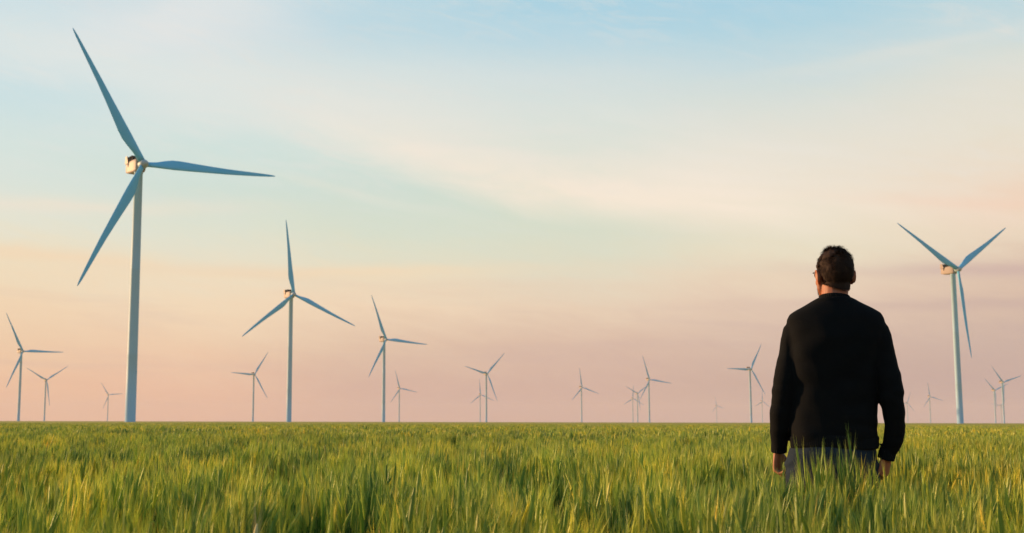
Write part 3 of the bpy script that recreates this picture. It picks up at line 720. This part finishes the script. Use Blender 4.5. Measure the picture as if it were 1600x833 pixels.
# hair that runs down the nape
NI = 40
def nape(a, z): return Vector((.0575*math.sin(a), -.007-.0590*math.cos(a)+.10*(z+.05), z)), Vector((math.sin(a), -math.cos(a), 0))
rows = []
for j in range(9):
    row = []
    for i in range(NI+1):
        a = R(-82+164*i/NI); lim = .036*(1-.85*(abs(a)/1.43)**2)*(1+.3*math.sin(a)+.25*noise.noise(Vector((a*6, 0, 2))))
        p, n_ = nape(a, -.042-lim*j/8); q = p+n_*(.0035*(1-j/8)+.0008); row.append(bm.verts.new(hp(*q)))
    rows.append(row)
for r0, r1 in zip(rows, rows[1:]):
    for i in range(NI): bm.faces.new((r0[i], r0[i+1], r1[i+1], r1[i]))
for k in range(1700):
    a = R(rnd.uniform(-84, 84)); lim = .040*(1-.85*(abs(a)/1.43)**2)*(1+.3*math.sin(a)); t = rnd.random()**.8
    p, n_ = nape(a, -.040-lim*t); d = (Vector((rnd.uniform(-.35, .35), 0, -1))+n_*rnd.uniform(.15, .4)).normalized(); w_ = d.cross(n_).normalized()*.0007
    va = [bm.verts.new(hp(*q)) for q in (p-w_, p+w_, p+d*rnd.uniform(.005, .011)+n_*.002)]; bm.faces.new(va)
for k in range(9000):
    u, v = rnd.random(), math.acos(1-1.85*rnd.random())/(math.pi*.80)
    if v > 1: continue
    p, n_ = scalp(u, v)
    if not hair_ok(p): continue
    down = Vector((0, 0, -1)); down = (down-n_*down.dot(n_)).normalized()
    swirl = n_.cross(down)*rnd.uniform(-.5, .5); top = max(0, n_.z)
    fl = Vector((noise.noise(p*30), noise.noise(p*30+Vector((9, 0, 0))), noise.noise(p*30+Vector((0, 9, 0)))))
    dirn = (down*(1-.6*top)+swirl+n_*(.32+.45*top)+fl*1.1+Vector((.25, -.3, 0))*top).normalized()
    if dirn.dot(n_) < .12: dirn = (dirn+n_*.35).normalized()
    ln = rnd.uniform(.007, .015)*(1+.9*top)*(1 if p.z > -.03 else .55)
    a = p+n_*.002; w_ = dirn.cross(n_).normalized()*.0009
    m_ = a+dirn*ln*.6; e_ = a+dirn*ln+down*ln*.25*(1-top)
    va = [bm.verts.new(hp(*q)) for q in (a-w_, a+w_, m_+w_*.8, m_-w_*.8, e_)]
    bm.faces.new((va[0], va[1], va[2], va[3])); bm.faces.new((va[3], va[2], va[4]))
bmob('hair', bm, m_hair, man)
# short beard along the jaw
bm = bmesh.new()
for k in range(2600):
    q = rnd.uniform(-1, 1); s = math.copysign(1, q); t = abs(q)
    base = Vector((s*(.066-.040*t**1.6), .018+.066*t, -.035-.062*t**.8+rnd.uniform(-.012, .026)))
    d = Vector((s*.55*(1-t), .55*t+.1, -.7)).normalized(); a = base; w_ = d.cross(Vector((0, 0, 1))).normalized()*.0006
    va = [bm.verts.new(hp(*x)) for x in (a-w_, a+w_, a+d*rnd.uniform(.012, .022))]; bm.faces.new(va)
bmob('beard', bm, m_hair, man)
# spectacles
gl = bmesh.new()
for s in (-1, 1):
    ring = [hp(s*.034+.026*math.cos(2*math.pi*k/20), .091-.004*abs(math.cos(2*math.pi*k/20)), .010+.019*math.sin(2*math.pi*k/20)) for k in range(21)]
    add_tube(gl, ring, .0015, 6)
    rtube(gl, [hp(s*.059, .086, .016), hp(s*.071, .076, .017), hp(s*.074, .04, .016), hp(s*.075, -.006, .014), hp(s*.076, -.022, -.008)], .0019, 6)
rtube(gl, [hp(-.009, .096, .014), hp(.009, .096, .014)], .0016, 6)
glo = bmob('glasses', gl, m_frame, man)
for s in (-1, 1):
    bm = bmesh.new(); add_ell(bm, hp(s*.034, .090, .010), (.024, .0012, .018), HROT, 16); bmob('lens', bm, m_lens, glo)

# ------------------------------------------------------------------ two bleached ears that stand out near the lens
m_pale = mat('bleached_ear', (.62, .52, .26), .7, .2, (.50, .40, .16), 60)
def pale_stalk(x, y, h, bend, label):
    t = thing('barley_stalk', label, 'barley stalk', (x, y, 0))
    bm = bmesh.new(); P = [Vector((0, 0, 0)), Vector((bend*.1, 0, h*.5)), Vector((bend*.35, 0, h*.9)), Vector((bend*.55, 0, h))]
    add_tube(bm, P, [.002, .0018, .0014, .0012], 5); bmob('stem', bm, m_crop, t)
    bm = bmesh.new(); d = Vector((bend*2.2+.02, 0, 1-abs(bend)*3)).normalized(); o = P[-1]; E_ = []
    for s in (0, .25, .5, .75, 1): E_.append(o+d*.085*s+Vector((bend*.25*s*s, 0, -abs(bend)*.25*s*s)))
    add_tube(bm, E_, [.002, .0062, .0068, .0055, .0018], 7)
    for k in range(14):
        s = k/14; a = E_[0].lerp(E_[-1], s); sg = 1 if k % 2 else -1
        dd = (E_[-1]-E_[-2]).normalized()+Vector((.16*sg, .1*rnd.uniform(-1, 1), 0)); w_ = Vector((0.0006, .0004, 0))
        bm.faces.new([bm.verts.new(q) for q in (a-w_, a+w_, a+dd.normalized()*.09)])
    bmob('ear', bm, m_pale, t)
pale_stalk(-.44, 2.92, .70, .008, 'pale bleached barley ear standing upright near the bottom left of the field')
pale_stalk(.20, 2.62, .72, -.11, 'pale bleached barley ear bent over at the bottom middle of the field')

# ------------------------------------------------------------------ haze
bm = bmesh.new(); bmesh.ops.create_cube(bm, size=1)
for v in bm.verts: v.co = Vector((v.co.x*2*9300, 4250+v.co.y*2*4950, -1.2+(v.co.z+.5)*(128+1.2)))
hz = bmob('haze', bm, None, None, False); hz['kind'] = 'stuff'; hz['label'] = 'thin evening haze over the plain'
mh = bpy.data.materials.new('haze'); mh.use_nodes = True; t = mh.node_tree; t.nodes.clear()
o_ = t.nodes.new('ShaderNodeOutputMaterial'); v_ = t.nodes.new('ShaderNodeVolumePrincipled')
v_.inputs['Color'].default_value = (.80, .72, .78, 1); v_.inputs['Density'].default_value = .000085; v_.inputs['Anisotropy'].default_value = 0.0
t.links.new(v_.outputs[0], o_.inputs['Volume']); hz.data.materials.append(mh)
